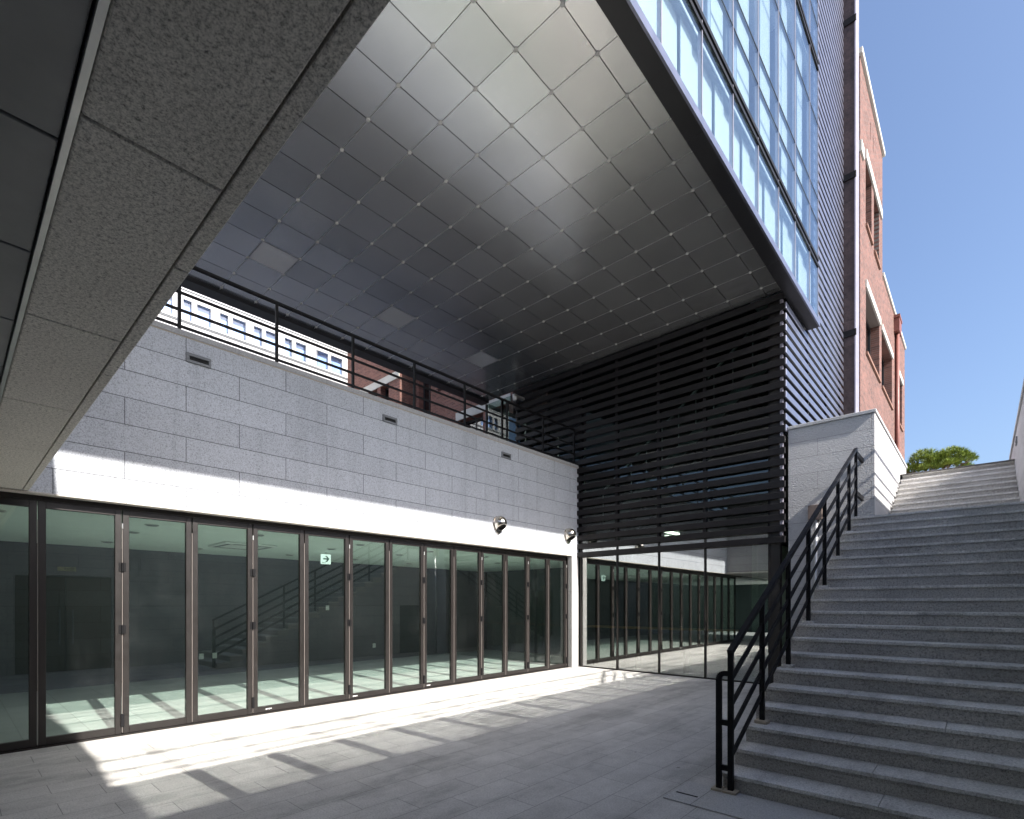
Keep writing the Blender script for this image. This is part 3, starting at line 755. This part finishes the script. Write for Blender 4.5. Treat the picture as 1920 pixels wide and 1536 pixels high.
# short outer loop at the foot
xo = -1.605
mb = MB(); y = 4.32
mb.box(xo - .021, xo + .021, y - .016, y + .016, .03, .93)
arc = [(xo, y, .93)] + [(xo + .05 - .05 * math.cos(R(a)), y, .93 + .05 * math.sin(R(a))) for a in range(15, 91, 15)] + [(XH - .02, y, .98)]
for a, b_ in zip(arc[:-1], arc[1:]): mb.bar(a, b_, .032, .042, side=(0, 1, 0))
for z in (.575, .205): mb.box(xo + .0212, XH - .0212, y - .014, y + .014, z - .022, z + .022)
mb.build("end_loop", BLACK, t)
B(xo - .05, xo + .035, y - .05, y + .05, .0125, .032).build("base_block", TAN, t, bevel=.003)
o = B(-1.845, -1.67, 4.03, 4.05, .0125, .0145).build("drain_slot", DARKHOLE); tag(o, "narrow dark drain slot in the paving left of the first step", "drain")

# ------------------------------------------------------------------ stone pier and brick building
t = thing("stone_pier", "tall dark brown stone pier between louvres and brick building", "pier", (-2.55, 16, ZP))
B(-2.69, -2.435, 15.87, 16.35, 4.3, 18.4).build("stone_face", PIER, t)
B(-2.433, -2.405, 15.865, 16.36, 4.3, 18.4).build("flashing", FLASH, t)
for z in (8.58, 12.66, 16.7): 
    B(-2.70, -2.385, 15.84, 15.866, z - .085, z + .085).build("joint_band", BLACK, t, bevel=.006)

XB = -2.4
t = thing("brick_building", "tall red brick building beyond the louvred tower", "building", (-6, 20, ZP))
fn = lambda u, v, d: (XB - d, u, v)
H1 = [(17.43, 20.02, 8.63, 10.38), (20.5, 23.13, 8.63, 10.40), (25.2, 26.3, 8.63, 10.45), (17.38, 18.45, 12.2, 13.95), (18.88, 19.95, 12.2, 13.95), (18.19, 18.26, 15.1, 15.6), (18.74, 18.80, 15.1, 15.6)]
mb = MB()
holed_wall(mb, fn, 16.5, 20.7, 12.2701, 16.2, [h for h in H1 if h[2] > 12.1 and h[2] != 12.2] + [(a, b_, max(p, 12.2702), q) for a, b_, p, q in H1 if p == 12.2], .30)
holed_wall(mb, fn, 16.5, 27.3, 3.5, 12.27, [(a, b_, p, q) for a, b_, p, q in H1 if q < 11] , .30)
mb.quad([(XB, 20.7, 12.27), (XB - 8, 20.7, 12.27), (XB - 8, 20.7, 16.2), (XB, 20.7, 16.2)])
mb.quad([(XB, 27.3, 3.5), (XB - 8, 27.3, 3.5), (XB - 8, 27.3, 12.27), (XB, 27.3, 12.27)])
mb.quad([(XB, 20.7, 12.27), (XB, 27.3, 12.27), (XB - 8, 27.3, 12.27), (XB - 8, 20.7, 12.27)]); mb.quad([(XB, 16.5, 16.2), (XB, 20.7, 16.2), (XB - 8, 20.7, 16.2), (XB - 8, 16.5, 16.2)])
mb.build("flank_wall", BRICK_X, t)
MB().quad([(XB - 8, 16.5, 3.5), (XB, 16.5, 3.5), (XB, 16.5, 16.2), (XB - 8, 16.5, 16.2)]).build("front_wall", BRICK_Y, t)
mb = MB(); mb.box(XB - 8.05, XB + .07, 16.42, 20.78, 16.201, 16.36)
mb.build("roof_coping", STONEWHITE, t, bevel=.01)
B(XB - 8.02, XB + .05, 20.71, 27.36, 12.271, 12.40).build("lower_coping", STONEWHITE, t, bevel=.01)
for a, b_, p, q in H1:
    if b_ - a < .2:
        B(XB - .29, XB - .28, a, b_, p, q).build("slit", DARKHOLE, t); continue
    wn = B(XB - .30, XB - .235, a + .001, a + .06, p + .001, q - .001)
    wn.box(XB - .30, XB - .235, b_ - .06, b_ - .001, p + .001, q - .001); wn.box(XB - .30, XB - .235, a + .061, b_ - .061, q - .07, q - .001); wn.box(XB - .30, XB - .235, a + .061, b_ - .061, p + .001, p + .06)
    wn.box(XB - .29, XB - .24, (a + b_) / 2 - .03, (a + b_) / 2 + .03, p + .061, q - .071); wn.box(XB - .289, XB - .241, a + .061, (a + b_) / 2 - .031, p + (q - p) * .68 - .02, p + (q - p) * .68 + .02)
    wo = wn.build("window", WINDARK, t)
    B(XB - .28, XB - .27, a + .05, b_ - .05, p + .05, q - .06).build("pane", G_WIN, wo)
    MB().quad([(XB - .31, a, p), (XB - .31, b_, p), (XB - .31, b_, q), (XB - .31, a, q)]).build("dark_room", LOBBY, wo)
    B(XB - .29, XB + .05, a - .02, b_ + .02, p - .075, p - .002).build("sill", metal("brick_sill", (.2, .11, .08), .8), wo)
for a, b_, p, q in ((17.33, 20.06, 10.382, 10.60), (20.42, 23.16, 10.402, 10.60), (25.08, 26.4, 10.452, 10.66), (17.3, 20.4, 13.952, 14.22), (16.49, 16.93, 13.65, 13.95)):
    B(XB - .30, XB + .045, a, b_, p, q).build("lintel", STONEWHITE, t, bevel=.006)
dp = thing("rain_pipe", "red rain pipe with square hopper down the brick building", "pipe", (XB, 24.4, ZP))
mb = MB(); mb.tube([(XB + .075, 23.95, 4.4), (XB + .075, 23.95, 11.7)], .07, 14); mb.build("pipe", PIPE, dp, smooth=True)
mb = MB(); mb.box(XB + .004, XB + .17, 23.65, 24.3, 11.62, 12.10); mb.box(XB + .003, XB + .19, 23.6, 24.35, 12.101, 12.2); mb.build("hopper", PIPE, dp)

# ------------------------------------------------------------------ buildings across the terrace
t = thing("white_building", "white office facade with narrow blue windows beyond the terrace railing", "building", (-25, 4, ZP))
fn = lambda u, v, d: (-25 - d, u, v)
holes = []
wy = [(6.82, 7.13), (7.34, 7.88), (8.25, 8.59), (8.78, 9.33), (9.70, 10.05), (10.24, 10.80), (11.14, 11.48), (11.69, 12.2), (12.75, 13.4), (13.55, 14.2)]
wy = [(a - 1.46 * k * 2 + 0, b_ - 1.46 * k * 2) for k in range(1, 5) for a, b_ in wy[:4]] + wy
for a, b_ in wy:
    for zb, zt in ((13.66, 14.5), (15.2, 16.4), (9.6, 11.4), (5.8, 7.6), (17.2, 18.2)): holes.append((a, b_, zb, zt))
mb = MB(); holed_wall(mb, fn, -6, 14.55, 3.5, 18.9, holes, .15)
mb.quad([(-25, 14.55, 3.5), (-34, 14.55, 3.5), (-34, 14.55, 15.3), (-25, 14.55, 15.3)])
mb.build("facade", FACADE_WHITE, t)
mb = MB()
for a, b_, p, q in holes:
    if p in (13.66, 15.2): MB().box(-25.135, -25.125, a, b_, p, q).build("window_pane", G_BLUE, t)
    else: mb.quad([(-25.13, a, p), (-25.13, b_, p), (-25.13, b_, q), (-25.13, a, q)])
o = mb.build("distant_glazing", G_BLUE, t); o['kind'] = 'stuff'
mb = MB(); mb.quad([(-25.22, -6, 3.5), (-25.22, 14.5, 3.5), (-25.22, 14.5, 18.8), (-25.22, -6, 18.8)]); mb.build("inner_blinds", metal("pale_blue_blind", (.62, .70, .82), .8), t)
mb = MB()
for y in [7.15 - .72 * k for k in range(10)] + [7.9, 8.62, 9.34, 10.06, 10.82, 11.49, 12.2, 12.8, 13.5]: mb.box(-25.0, -24.985, y - .012, y + .012, 12.0, 18.8)
for z in (13.58, 13.52, 14.9, 15.05): mb.box(-24.999, -24.97, -6, 14.5, z - .015, z + .015)
mb.build("panel_joints", GREYBOX, t)

def brick_wing(label, x0, x1, yf, zt, wins, lint, depth=6):
    t = thing("brick_building", label, "building", ((x0 + x1) / 2, yf, ZP))
    fn = lambda u, v, d: (u, yf + d, v)
    mb = MB(); holed_wall(mb, fn, x0, x1, 3.5, zt, wins, .35)
    mb.build("front_wall", BRICK_Y, t)
    mb = MB(); mb.quad([(x1, yf, 3.5), (x1, yf + depth, 3.5), (x1, yf + depth, zt), (x1, yf, zt)]); mb.quad([(x0, yf, 3.5), (x0, yf + depth, 3.5), (x0, yf + depth, zt), (x0, yf, zt)])
    mb.build("side_wall", BRICK_X, t)
    B(x0 - .05, x1 + .05, yf - .06, yf + depth, zt + .001, zt + .2).build("roof_coping", STONEWHITE, t)
    for a, b_, p, q in wins:
        wn = MB(); wn.box(a + .001, a + .07, yf + .28, yf + .34, p, q); wn.box(b_ - .07, b_ - .001, yf + .28, yf + .34, p, q); wn.box(a + .071, b_ - .071, yf + .28, yf + .34, q - .08, q - .001); wn.box(a + .071, b_ - .071, yf + .28, yf + .34, p + .001, p + .08)
        wn.box((a + b_) / 2 - .03, (a + b_) / 2 + .03, yf + .285, yf + .335, p + .081, q - .081)
        wo = wn.build("window", WINDARK, t)
        B(a + .06, b_ - .06, yf + .31, yf + .32, p + .06, q - .06).build("pane", G_WIN, wo)
        MB().quad([(a, yf + .352, p), (b_, yf + .352, p), (b_, yf + .352, q), (a, yf + .352, q)]).build("dark_room", LOBBY, wo)
    for a, b_, p, q in lint: B(a, b_, yf - .04, yf + .2, p, q).build("lintel", STONEWHITE, t, bevel=.01)
brick_wing("red brick wing next to the white facade, seen through the terrace railing", -25.6, -20.3, 14.5, 17, [(-22.9, -22.2, 10.5, 12.25), (-21.9, -21.2, 10.5, 12.25), (-22.9, -21.2, 6.0, 8.2)], [(-24.2, -20.32, 12.26, 12.62)])
brick_wing("red brick stair bay with tall windows, between two other brick wings", -20.25, -17.0, 15.3, 17, [(-19.9, -19.0, 9.5, 13.4), (-18.5, -17.5, 11.3, 13.0)], [], 5)
brick_wing("red brick wing nearest the dark glass corner, seen through the railing", -16.9, -13.0, 14.4, 17, [(-16.0, -14.6, 7.4, 9.15), (-14.3, -13.2, 7.4, 9.15), (-16.0, -14.6, 11.6, 13.4)], [(-16.2, -13.1, 9.16, 9.5)])

# ------------------------------------------------------------------ pine beyond the steps
t = thing("pine_tree", "clipped green pine standing beyond the top of the steps", "tree", (-1.3, 22.6, ZP))
rp = random.Random(21)
mb = MB()
mb.tube([(-1.45, 22.6, 4.3), (-1.40, 22.55, 5.0), (-1.52, 22.5, 5.6), (-1.38, 22.55, 6.2)], [.10, .085, .065, .03], 9)
pads = [(-1.78, 22.4, 6.10, .34, .26), (-1.42, 22.5, 6.40, .42, .36), (-1.12, 22.3, 6.26, .30, .28), (-.72, 22.5, 6.40, .42, .30), (-.42, 22.4, 6.20, .30, .28), (-2.0, 22.7, 5.95, .26, .2), (-.95, 22.9, 6.25, .4, .3), (-.42, 22.8, 5.98, .25, .22), (-1.3, 22.2, 6.05, .3, .22), (-.8, 22.2, 6.1, .25, .2)]
for (x, y, z, r, h) in pads:
    mb.tube([(-1.50, 22.52, 5.45), ((x - 1.45) / 2, (y + 22.5) / 2, (z + 5.3) / 2 + .02), (x, y, z - .05)], [.05, .035, .012], 6)
    for q in range(6):
        a = rp.uniform(0, 6.28); mb.tube([(x, y, z - .08), (x + math.cos(a) * r * .8, y + math.sin(a) * r * .8, z + rp.uniform(-.05, .1))], [.012, .004], 5)
mb.build("trunk", BARK, t)
mb = MB()
for (x, y, z, r, h) in pads:
    for q in range(int(320 * r / .35)):
        a = rp.uniform(0, 6.28); rad = rp.random() ** .55 * r; zz = z + math.sqrt(max(0, 1 - (rad / r) ** 2)) * h * rp.uniform(.05, 1.15) - .02
        p = Vector((x + math.cos(a) * rad, y + math.sin(a) * rad, zz))
        base = Vector((math.cos(a) * rad / r * .9, math.sin(a) * rad / r * .9, .9)).normalized()
        for k in range(11):
            d = (base + Vector((rp.gauss(0, .5), rp.gauss(0, .5), rp.gauss(0, .35)))).normalized(); L = rp.uniform(.07, .15)
            sd = d.cross(Vector((rp.random() - .5, rp.random() - .5, rp.random() - .5))).normalized() * .006
            mb.quad([p - sd, p + sd, p + d * L])
mb.build("crown", NEEDLE, t)
